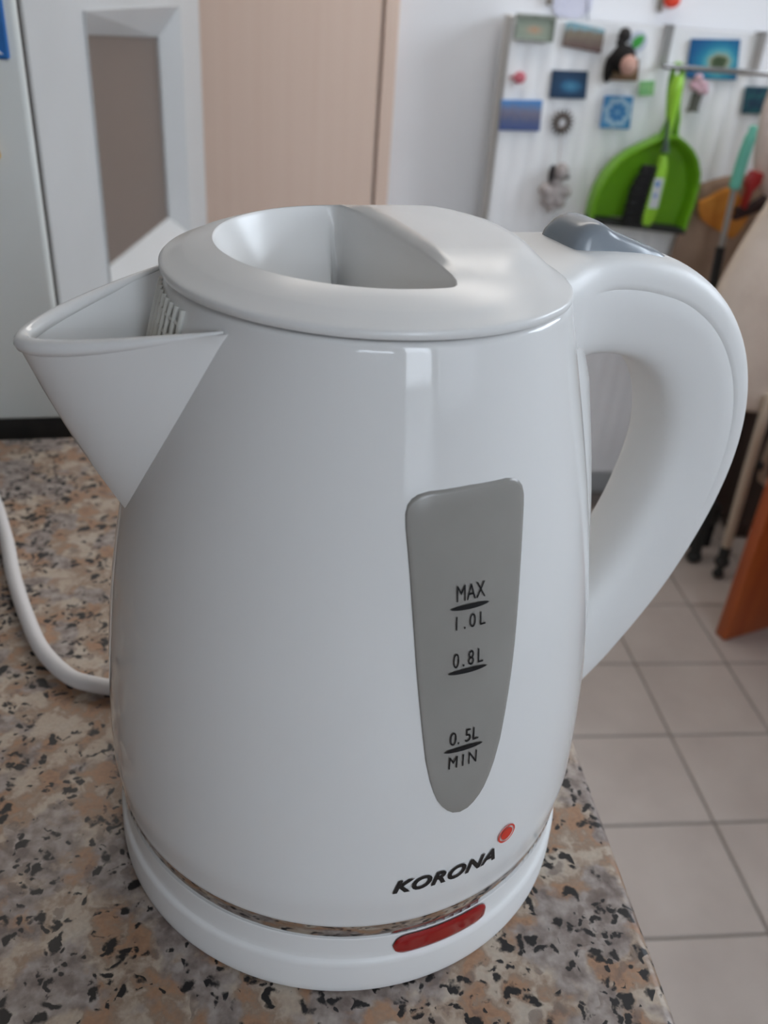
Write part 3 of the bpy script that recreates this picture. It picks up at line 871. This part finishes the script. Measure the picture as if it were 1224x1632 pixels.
o = thing('framed_picture', 'pale green framed picture at the top left corner of the radiator', 'picture', (.4525, CARD_Y, 1.116))
b = nb()
for a in ((-.040, -.036, -.023, .023), (.036, .040, -.023, .023), (-.036, .036, -.023, -.019), (-.036, .036, .015, .023)):
    box(b, a[0], a[1], -.008, 0, a[2], a[3], .0008, 1)
build('frame', b, mat('pale_grey_green_frame', sr(128, 138, 126), .25, noise=(60, sr(166, 172, 164), .35, .7)), o)
b = nb(); box(b, -.036, .036, -.004, -.001, -.019, .015)
build('picture_sheet', b, radial_pic('green_and_ochre_print', [(0, sr(200, 150, 110)), (.15, sr(186, 170, 148)), (.3, sr(160, 170, 152)), (1, sr(126, 144, 132))], (.5, .45)), o)
card('postcard', 'tilted brown and light blue landscape postcard near the top of the radiator', [(.5145, 1.128), (.524, 1.131), (.5960, 1.122), (.5955, 1.080), (.5136, 1.0885)],
     noise_pic('brown_landscape', [(0, sr(104, 78, 76)), (.45, sr(126, 112, 100)), (.68, sr(140, 130, 112)), (.80, sr(140, 176, 186)), (1, sr(124, 176, 196))], 5, .7))
card('postcard', 'dark blue underwater postcard in the second row of the radiator', [(.501, 1.0445), (.5755, 1.0465), (.5800, .9950), (.5032, .9930)],
     radial_pic('dark_blue_print', [(0, sr(90, 156, 190)), (.16, sr(62, 124, 164)), (.34, sr(34, 70, 104)), (1, sr(22, 44, 68))], (.55, .45), 0, 1.0, 1.3))
card('postcard', 'blue and purple town view postcard at the left edge of the radiator', [(.4035, .984), (.4900, .988), (.4935, .929), (.4062, .9262)],
     noise_pic('town_print', [(0, sr(70, 92, 150)), (.3, sr(92, 104, 142)), (.55, sr(126, 122, 140)), (.72, sr(120, 134, 168)), (.85, sr(86, 140, 200)), (1, sr(80, 140, 206))], 14, .8))
card('tile_magnet', 'square blue tile magnet with a pale ring pattern', [(.6190, 1.0045), (.6795, 1.0060), (.6845, .9440), (.6202, .9430)],
     radial_pic('blue_tile_print', [(0, sr(150, 190, 220)), (.10, sr(70, 140, 200)), (.2, sr(54, 124, 190)), (.27, sr(90, 156, 208)), (.33, sr(186, 212, 230)), (.40, sr(170, 204, 228)), (.46, sr(78, 148, 204)), (1, sr(64, 136, 196))], (.5, .5), .04), 'magnet', .005)
card('small_card', 'small green card magnet beside the dustpan handle', [(.6870, 1.0350), (.7189, 1.0380), (.7218, 1.0100), (.6895, 1.0082)],
     noise_pic('green_card_print', [(.3, sr(96, 176, 130)), (.6, sr(160, 208, 140)), (.8, sr(110, 184, 140))], 5), 'magnet')
card('postcard', 'brown card behind the black plush toy', [(.6188, 1.0725), (.6773, 1.0745), (.6825, 1.0345), (.6136, 1.0330)],
     noise_pic('brown_card_print', [(.3, sr(76, 70, 56)), (.5, sr(134, 104, 74)), (.7, sr(120, 72, 58)), (.85, sr(170, 140, 80))], 7))
card('postcard', 'turquoise island beach postcard behind the towel rail', [(.7760, 1.1175), (.8797, 1.1225), (.8915, 1.0490), (.7830, 1.0470)],
     radial_pic('island_print', [(0, sr(60, 78, 50)), (.15, sr(74, 92, 62)), (.20, sr(170, 176, 150)), (.27, sr(90, 176, 190)), (.40, sr(28, 134, 170)), (.6, sr(6, 96, 150)), (1, sr(4, 76, 130))], (.60, .42), 0, 1.15, 1.0))
card('postcard', 'dark teal postcard at the right edge of the radiator below the rail', [(.9160, 1.0390), (.9760, 1.0410), (.9800, .9900), (.9215, .9870)],
     noise_pic('teal_print', [(.3, sr(34, 50, 84)), (.55, sr(40, 92, 106)), (.75, sr(54, 124, 124))], 4))
# leaf badge
o = thing('badge', 'round white badge with a green leaf', 'magnet', (.6675, CARD_Y, 1.1050))
b = nb(); prism(b, [(.0205 * math.cos(2 * PI * k / 24) * .9, .0185 * math.sin(2 * PI * k / 24)) for k in range(24)], -.003, 0, .0006, 1); build('disc', b, mat('pale_badge', sr(196, 204, 218), .4), o)
b = nb(); prism(b, [(-.011, -.011), (-.012, .001), (-.005, .009), (.009, .013), (.011, .004), (.006, -.006), (-.003, -.012)], -.0048, -.003, .0006, 1); build('leaf', b, mat('green_leaf_print', sr(60, 164, 62), .4), o)
# pink balloon magnet
o = thing('magnet', 'small pink balloon-shaped magnet near the left edge of the radiator', 'magnet', (.4335, CARD_Y, 1.0255))
b = nb(); blob(b, (.002, -.004, .001), (.0125, .004, .0115)); build('balloon', b, mat('pink_plastic', sr(206, 110, 122), .4), o, 60)
b = nb(); prism(b, [(-.009, -.002), (-.008, .004), (-.018, .002), (-.018, -.003)], -.004, 0); build('knot', b, mat('pink_plastic_dark', sr(176, 110, 116), .5), o)
# sun mirror
o = thing('sun_ornament', 'dark metal sun ornament with a bright round mirror', 'ornament', (.5390, CARD_Y, .9485))
b = nb()
rows = [[(r_ * math.cos(2 * PI * k / 32), y_, r_ * math.sin(2 * PI * k / 32)) for k in range(32)] for r_, y_ in ((.0085, 0), (.0085, -.004), (.013, -.006), (.0155, -.003), (.0155, 0))]
grid(b, rows, close_u=True, close_v=True); sun_m = mat('dark_pewter', sr(92, 80, 74), .5, metal=.2)
build('ring', b, sun_m, o, 40)
for k in range(16):
    a = 2 * PI * k / 16; c, s = math.cos(a), math.sin(a); b = nb()
    pr = [(.0150, -.0026), (.0285, 0), (.0150, .0026)]
    prism(b, [(c * x_ - s * y_, s * x_ + c * y_) for x_, y_ in pr], -.0035, -.0005); build('ray', b, sun_m, o)
b = nb(); prism(b, [(.0088 * math.cos(2 * PI * k / 24), .0088 * math.sin(2 * PI * k / 24)) for k in range(24)], -.003, 0); build('mirror', b, mat('mirror_reflection_white', sr(235, 236, 240), .2, metal=.3), o)  # whitish colour stands in for the bright reflection in the mirror
# flower pot magnet
o = thing('flower_magnet', 'pink flowers in a dark pot, a magnet right of the dustpan handle', 'magnet', (.8125, CARD_Y, .985))
b = nb(); prism(b, [(-.012, 0), (.012, 0), (.012, .004), (.0095, .005), (.013, .036), (-.008, .036), (-.009, .005), (-.013, .004)], -.008, 0, .0008, 1); build('pot', b, mat('dark_grey_pot', sr(92, 92, 84), .6, noise=(50, sr(116, 116, 108), .4, .7)), o)
fm = mat('pink_petals', sr(214, 170, 186), .6, noise=(90, sr(230, 200, 208), .4, .7))
for k, (x_, z_, s_) in enumerate(((-.004, .062, .010), (.009, .048, .011), (-.010, .048, .009), (.004, .042, .009), (.016, .040, .007))):
    b = nb(); blob(b, (x_, -.007, z_), (s_, .006, s_), 14, 8, .12, k); build('flower', b, fm, o, 60)
# black plush toy with a pink round front
o = thing('plush_toy', 'black plush toy with a round pink front and a tuft on top', 'toy', (.6330, CARD_Y - .001, 1.03))
bp = mat('black_plush', sr(22, 20, 20), .95, noise=(200, sr(34, 31, 30), .4, .7), bump=(500, .002))
b = nb(); blob(b, (.004, -.018, .044), (.027, .017, .026), 20, 12, .05, 1); blob(b, (-.020, -.013, .024), (.010, .010, .026), 14, 10, .05, 2); build('body', b, bp, o, 70)
b = nb(); blob(b, (.012, -.036, .034), (.0170, .012, .0185), 18, 12); build('belly', b, mat('pink_plush', sr(206, 164, 150), .9, noise=(120, sr(194, 150, 138), .4, .7)), o, 70)
b = nb(); blob(b, (.000, -.014, .085), (.0125, .012, .014), 16, 10, .12, 4); blob(b, (-.004, -.014, .072), (.010, .009, .010), 14, 8, .08, 5); build('tuft', b, mat('dark_grey_plush', sr(48, 46, 46), .95, bump=(400, .002)), o, 70)
# woolly grey plush lamb
o = thing('plush_lamb', 'small woolly pale grey plush lamb hanging on the radiator below the sun ornament', 'toy', (.5410, CARD_Y - .001, .770))
wl = mat('pale_grey_wool', sr(186, 178, 176), .95, noise=(140, sr(160, 152, 150), .4, .7), bump=(300, .003))
b = nb()
for k, (x_, z_, s_) in enumerate(((0, .042, .024), (-.020, .046, .014), (.021, .044, .014), (-.012, .026, .015), (.012, .024, .015), (0, .062, .016), (-.002, .010, .009))):
    blob(b, (x_, -.018, z_), (s_, .016, s_), 14, 9, .10, k)
build('body', b, wl, o, 70)
b = nb(); blob(b, (.006, -.024, .084), (.0165, .016, .020), 16, 10); build('head', b, mat('pale_grey_plush', sr(176, 168, 166), .95, noise=(100, sr(150, 142, 140), .4, .7)), o, 70)
b = nb(); blob(b, (-.013, -.022, .080), (.0070, .010, .019), 12, 9); blob(b, (.018, -.036, .078), (.0045, .004, .0045), 10, 8); build('ear', b, mat('charcoal_plush', sr(54, 50, 52), .95), o, 70)
b = nb(); tube(b, [(0, -.014, .1), (0, -.008, .120), (0, -.001, .150)], .0008, 6); build('hanging_loop', b, mat('pale_thread', sr(206, 190, 188), .8), o)

# chrome towel rail hooked over the radiator
o = thing('towel_rail', 'chrome towel rail hooked over the top of the radiator', 'towel rail', (.82, RF, 1.07))
b = nb(); box(b, -.122, .118, -.086, -.078, -.006, .004, .002, 2); build('bar', b, mat('satin_chrome', (.34, .33, .32, 1), .25, metal=1.0), o, 40)
for sx in (-.092, .104):
    b = nb()
    box(b, sx - .0085, sx + .0085, -.0030, .0000, -.005, .068)
    box(b, sx - .0085, sx + .0085, -.0030, .020, .0655, .0685)
    box(b, sx - .0085, sx + .0085, -.080, -.0028, -.005, -.002)
    build('hook', b, steel, o)

# ------------------------------------------------------------------ dustpan and brush hanging on the rail
green = mat('lime_green_plastic', sr(118, 178, 34), .30, noise=(20, sr(110, 168, 30), .3, .7))
green_l = mat('light_lime_plastic', sr(150, 206, 56), .3)
blk = mat('black_rubber', sr(38, 40, 40), .6)
PX, PZ, PY = .735, .76, 1.645
outl = [(.614, .772), (.6155, .800), (.6215, .832), (.634, .862), (.652, .887), (.674, .906), (.700, .921), (.722, .932), (.738, .9425), (.768, .9425), (.786, .933), (.805, .919), (.821, .900), (.832, .876), (.837, .848), (.836, .815), (.832, .785), (.8300, .758)]
o = thing('dustpan', 'lime green plastic dustpan with a black lip hanging on the towel rail', 'dustpan', (PX, PY, PZ))
cx_, cz_ = .728, .800
b = nb(); rows = []
def ring(sc, y_): return [(cx_ + (x_ - cx_) * sc - PX, y_, cz_ + (z_ - cz_) * (sc if z_ > cz_ else 1.0) - PZ) for x_, z_ in outl]
for sc, y_ in ((1.0, .030), (1.01, -.015), (1.0, -.017), (.97, -.016), (.94, -.010), (.90, .012), (.86, .020), (.70, .022), (.40, .020), (.02, .018)):
    rows.append(ring(sc, y_))
grid(b, rows); rows = [ring(s_, y_ + .003) for s_, y_ in ((1.0, .030), (.8, .030), (.02, .027))]
grid(b, rows)
build('pan', b, green, o, 50)
b = nb(); prism(b, [(.612 - PX, .774 - PZ), (.832 - PX, .760 - PZ), (.831 - PX, .748 - PZ), (.612 - PX, .762 - PZ)], -.012, .028, .001, 1); build('rubber_lip', b, blk, o)
# loop handle of the pan
hp_ = [(.736, .9425), (.735, .965), (.729, .995), (.724, 1.020), (.7215, 1.045), (.7225, 1.062), (.727, 1.072), (.735, 1.070), (.742, 1.055), (.745, 1.035), (.746, 1.010), (.751, .985), (.759, .960), (.768, .9425)]
b = nb(); tube(b, [(x_ + .010 * min(1, (z_ - .9425) / .03) - PX, .002, z_ - PZ) for x_, z_ in catmull(hp_, 4)], .0055, 10); build('handle', b, green, o, 60)
b = nb(); prism(b, [(.744 - PX, .935 - PZ), (.764 - PX, .935 - PZ), (.753 - PX, .998 - PZ), (.740 - PX, .998 - PZ)], .000, .008, .001, 1); build('grip', b, mat('dark_green_rubber', sr(48, 76, 44), .6), o)

o = thing('hand_brush', 'lime green hand brush with black bristles clipped into the dustpan', 'brush', (PX, PY - .03, PZ))
b = nb()
hb = [(.737, .915, .0085), (.737, .935, .0055), (.7355, .965, .0082), (.7330, .995, .0115), (.7315, 1.020, .0135), (.7325, 1.040, .0125), (.7335, 1.056, .008)]
cph = catmull(hb, 4); tube(b, [(x_ - PX, .0, z_ - PZ) for x_, z_, _ in cph], [r_ for _, _, r_ in cph], 12); build('handle', b, green_l, o, 60)
b = nb(); tube(b, [(.7285 - PX, -.004, .985 - PZ), (.7315 - PX, -.0045, .960 - PZ), (.7350 - PX, -.003, .935 - PZ), (.7365 - PX, -.005, .915 - PZ)], [.0030, .0042, .0052, .0085], 10); build('grip', b, mat('grey_green_rubber', sr(66, 86, 74), .6), o, 60)
b = nb(); prism(b, [(.718 - PX, .776 - PZ), (.7175 - PX, .790 - PZ), (.722 - PX, .850 - PZ), (.728 - PX, .885 - PZ), (.731 - PX, .908 - PZ), (.742 - PX, .908 - PZ), (.749 - PX, .885 - PZ), (.750 - PX, .850 - PZ), (.747 - PX, .800 - PZ), (.743 - PX, .778 - PZ), (.737 - PX, .768 - PZ), (.724 - PX, .768 - PZ)], -.012, .010, .004, 3)
build('brush_head', b, green_l, o, 50)
b = nb()
rnd = random.Random(3)
for i in range(13):
    for j in range(4):
        z_ = .772 + i * .0092; yy = -.007 + j * .0048
        xr = .7195 + (z_ - .772) * .06; ln = .040 - .016 * max(0, (z_ - .84) / .05)
        tube(b, [(xr - PX, yy, z_ - PZ), (xr - ln * .5 - PX, yy, z_ + .001 - PZ), (xr - ln - PX, yy + rnd.uniform(-.002, .002), z_ + rnd.uniform(-.002, .003) - PZ)], [.0038, .0042, .0048], 6)
br = build('bristles', b, mat('black_bristles', sr(20, 20, 20), .8), o); br['kind'] = 'stuff'
b = nb(); box(b, .7245 - PX, .7445 - PX, -.0128, -.0119, .806 - PZ, .866 - PZ); lb = build('label', b, mat('white_label', sr(206, 212, 214), .5), o)
b = nb(); prism(b, [(.7330 + .0052 * math.cos(2 * PI * k / 16) - PX, .854 + .0052 * math.sin(2 * PI * k / 16) - PZ) for k in range(16)], -.0134, -.0127); build('blue_mark', b, mat('blue_print', sr(60, 130, 196), .5), lb)
b = nb(); box(b, .7280 - PX, .7375 - PX, -.0134, -.0127, .828 - PZ, .835 - PZ); build('blue_mark', b, mat('pale_blue_print', sr(128, 160, 204), .5), lb)

# ------------------------------------------------------------------ things right of the radiator
o = thing('broom', 'broom with a turquoise grip and grey pole leaning by the radiator', 'broom', (.885, 1.55, 0))
def bp_(x_, z_): return (x_ - .885, 0, z_)
b = nb(); tube(b, catmull([bp_(.881, .982), bp_(.8795, .960), bp_(.876, .925), bp_(.874, .880), bp_(.8735, .862)], 4), [.004] + [.0085] * 3 + [.0115] * 3 + [.012] * 9 + [.0085], 14); build('grip', b, mat('turquoise_rubber', sr(104, 184, 164), .5), o, 60)
b = nb(); tube(b, [bp_(.8735, .866), bp_(.8795, .745)], .0058, 12); build('pole', b, mat('grey_pole', sr(150, 146, 142), .4), o, 60)
b = nb(); tube(b, [bp_(.8785, .746), bp_(.888, .600), bp_(.905, .40), bp_(.92, .12)], .0098, 12); build('lower_pole', b, mat('black_pole', sr(30, 27, 26), .5), o, 60)
b = nb(); box(b, -.10, .17, -.02, .02, .065, .12, .006, 2); build('broom_head', b, mat('black_pole', sr(30, 27, 26), .5), o, 40)
b = nb(); box(b, -.095, .165, -.018, .018, .0, .066); bb_ = build('bristles', b, mat('black_bristles', sr(20, 20, 20), .8), o); bb_['kind'] = 'stuff'

def cloth(name, label, poly, m, y0, amp, cat, th=.006, seed=0, n=14):
    """hanging cloth: filled outline with folds"""
    rnd = random.Random(seed); ph = rnd.uniform(0, 6)
    xc = sum(p[0] for p in poly) / len(poly); zc = sum(p[1] for p in poly) / len(poly)
    b = nb(); P_ = catmull(poly + [poly[0]], 4)[:-1]; rows = []
    for s, side in ((.001, 1), (.25, 1), (.5, 1), (.75, 1), (.93, 1), (1.0, .4), (1.0, -.4), (.93, -1), (.75, -1), (.5, -1), (.25, -1), (.001, -1)):
        row = []
        for x_, z_ in P_:
            X_ = (x_ - xc) * s; Z_ = (z_ - zc) * s
            y_ = amp * math.sin(X_ * 55 + ph + Z_ * 12) * (1.1 - (Z_ / max(.05, max(p[1] for p in poly) - zc)))
            row.append((X_, y_ - side * th / 2, Z_))
        rows.append(row)
    grid(b, rows, close_u=True, cap0=True, cap1=True)
    o_ = build(name, b, m, None, 70); o_.location = (xc, y0, zc); tag(o_, label, cat); return o_
cloth('brown_bag', 'brown cloth bag hanging between the radiator and the ironing board', [(.852, .850), (.838, .79), (.828, .70), (.834, .60), (.86, .53), (.95, .52), (1.02, .58), (1.03, .75), (1.0, .86), (.92, .87)], mat('brown_cloth', sr(168, 142, 122), .9, noise=(14, sr(146, 120, 102), .3, .7), bump=(260, .002)), 1.66, .010, 'bag', .02, 2)
cloth('orange_cloth', 'orange cleaning cloth draped beside the broom pole', [(.838, .822), (.858, .832), (.878, .846), (.90, .852), (.93, .832), (.955, .800), (.957, .786), (.932, .752), (.905, .760), (.876, .772), (.850, .790)], mat('orange_cloth', sr(206, 140, 58), .9, noise=(30, sr(186, 112, 40), .3, .7), bump=(300, .001)), 1.618, .004, 'cloth', .006, 5)
o = thing('dish_brush', 'red handled brush with a black head in front of the orange cloth', 'brush', (.925, 1.575, .80))
b = nb(); prism(b, [(-.012, .096), (.014, .091), (.012, .070), (.000, .055), (-.004, .020), (-.014, .020), (-.012, .055), (-.020, .072)], -.010, .010, .003, 2); build('handle', b, mat('red_plastic', sr(164, 30, 34), .4), o, 40)
b = nb(); prism(b, [(-.022, .004), (.034, .050), (.030, .020), (.010, .012), (-.024, -.004)], -.012, .012, .002, 1); prism(b, [(-.024, .020), (.004, .030), (.012, .010), (-.020, -.003)], -.009, .009, .002, 1); build('brush_head', b, mat('dark_red_black', sr(50, 26, 26), .7), o, 40)

cloth('towel', 'pinkish beige towel hanging from the right end of the towel rail', [(.918, 1.070), (.9095, 1.02), (.910, .975), (.9185, .915), (.935, .872), (.97, .845), (1.06, .84), (1.07, .95), (1.07, 1.05), (1.06, 1.072), (.99, 1.074)], mat('pinkish_beige_terry', sr(214, 198, 190), .95, noise=(18, sr(200, 182, 172), .3, .7), bump=(300, .002)), 1.592, .004, 'towel', .010, 3)
# folded ironing board with a beige cover
o = thing('ironing_board', 'folded ironing board with a beige cover leaning at the right', 'ironing board', (1.06, 1.44, 0))
poly = [(.905, .885), (.872, .80), (.842, .70), (.832, .60), (.842, .51), (.875, .455), (.95, .428), (1.05, .420), (1.20, .42), (1.30, .44), (1.33, .55), (1.33, .80), (1.30, 1.02), (1.20, 1.10), (1.05, 1.10), (.96, 1.02)]
P_ = catmull(poly + [poly[0]], 4)[:-1]; xc, zc = 1.06, .72
b = nb(); rows = []
for s, y_ in ((.001, -.016), (.5, -.016), (.85, -.015), (.96, -.012), (1.0, -.004), (1.0, .006), (.97, .012), (.001, .012)):
    rows.append([((x_ - xc) * s, y_ + .0035 * math.sin(9 * z_ + 14 * x_) * (1 if y_ < 0 else 0), zc + (z_ - zc) * s) for x_, z_ in P_])
grid(b, rows, close_u=True, cap0=True, cap1=True)
build('cover', b, mat('beige_cotton_cover', sr(222, 206, 190), .9, noise=(9, sr(206, 188, 172), .3, .7), bump=(60, .004)), o, 60)
leg_m = mat('cream_tube', sr(196, 180, 160), .4)
b = nb(); tube(b, [(1.005 - xc, -.03, .47), (1.007 - xc, -.035, .30), (1.012 - xc, -.04, .075)], .0115, 12); lg = build('leg', b, leg_m, o, 60)
b = nb(); blob(b, (1.013 - xc, -.04, .046), (.018, .018, .016), 12, 8); tube(b, [(1.013 - xc, -.04, .05), (1.012 - xc, -.04, .09)], .0135, 10); blob(b, (1.013 - xc, -.04, .012), (.014, .014, .012), 12, 8); tube(b, [(1.013 - xc, -.04, .012), (1.013 - xc, -.04, .05)], .009, 8); build('rubber_foot', b, blk, lg, 60)
b = nb(); tube(b, [(.958 - xc, .03, .47), (.966 - xc, .03, .34), (.975 - xc, .03, .19)], .0125, 12); build('leg', b, mat('taupe_tube', sr(150, 132, 116), .4), o, 60)
b = nb(); tube(b, [(.975 - xc, .03, .195), (.980 - xc, .03, .02)], .0145, 12); blob(b, (.980 - xc, .03, .014), (.02, .02, .014), 12, 8); build('leg_end', b, blk, o, 60)
b = nb(); tube(b, [(1.055 - xc, -.02, .46), (1.050 - xc, -.02, .30), (1.056 - xc, -.02, .262), (1.075 - xc, -.02, .250)], .009, 12); build('strut', b, leg_m, o, 60)
b = nb(); tube(b, [(1.25 - xc, -.03, .47), (1.26 - xc, -.04, .01)], .0115, 12); build('leg', b, leg_m, o, 60)
b = nb(); blob(b, (1.034 - xc, -.03, .300), (.011, .010, .013), 12, 8); build('pivot', b, blk, o, 60)
# low dark chest behind the legs
o = thing('wooden_chest', 'low dark brown wooden chest in the shade behind the ironing board legs', 'chest', (1.38, 1.67, 0))
b = nb(); box(b, -.26, .26, -.10, .10, .03, .38, .004, 1); build('body', b, wood_dark, o)
b = nb(); box(b, -.27, .27, -.11, .11, .381, .41, .004, 1); build('lid', b, wood_dark, o)
for sx in (-.23, .23):
    for sy in (-.07, .07):
        b = nb(); box(b, sx - .02, sx + .02, sy - .02, sy + .02, 0, .031); build('foot', b, wood_dark, o)
# orange wooden stool with panel legs, only its nearest leg reaches into view
LA = math.radians(20.0)
o = thing('wooden_stool', 'orange varnished wooden stool whose broad panel leg stands on the tiles', 'stool', (.925, 1.160, 0), LA)
b = nb(); box(b, 0, .34, 0, .030, .0, .46, .004, 2); build('leg', b, wood_orange, o, 40)
b = nb(); box(b, .02, .32, -.30, -.27, .0, .46, .004, 2); build('leg', b, wood_orange, o, 40)
b = nb(); box(b, .155, .185, -.27, 0, .22, .30, .003, 1); build('stretcher', b, wood_orange, o, 40)
b = nb(); box(b, -.004, .36, -.32, .034, .46, .488, .004, 2); build('seat', b, wood_orange, o, 40)

# things on the wall above the radiator
o = thing('paper_tag', 'pale lilac paper hanging on the wall above the radiator', 'paper', (.553, Y1 - .001, 1.20))
b = nb(); prism(b, [(-.044, .05), (.042, .05), (.040, -.050), (.012, -.066), (-.034, -.062), (-.042, -.040)], -.004, -.0002, .0005, 1); build('sheet', b, mat('pale_lilac_paper', sr(214, 216, 232), .7, noise=(20, sr(206, 208, 226), .3, .7)), o)
b = nb(); box(b, -.056, -.044, -.014, -.0002, -.044, .05, .002, 1); build('clip', b, mat('taupe_clip', sr(134, 128, 120), .6), o)
b = nb(); tube(b, [(.030, -.006, -.030), (.036, -.007, -.062), (.042, -.008, -.078)], .0012, 6); build('string', b, mat('grey_string', sr(150, 156, 166), .8), o)
o = thing('red_ornament', 'small orange-red ornament hanging on the wall above the towel rail', 'ornament', (.760, Y1 - .001, 1.165))
b = nb(); blob(b, (0, -.012, .016), (.018, .011, .014), 16, 10); blob(b, (.006, -.012, .028), (.015, .010, .014), 14, 9); build('bulb', b, mat('orange_red_plastic', sr(226, 62, 34), .35), o, 60)
b = nb(); prism(b, [(-.026, -.002), (-.016, -.008), (-.014, .030), (-.028, .030)], -.008, -.0002, .001, 1); build('backing', b, mat('taupe_clip', sr(134, 128, 120), .6), o)
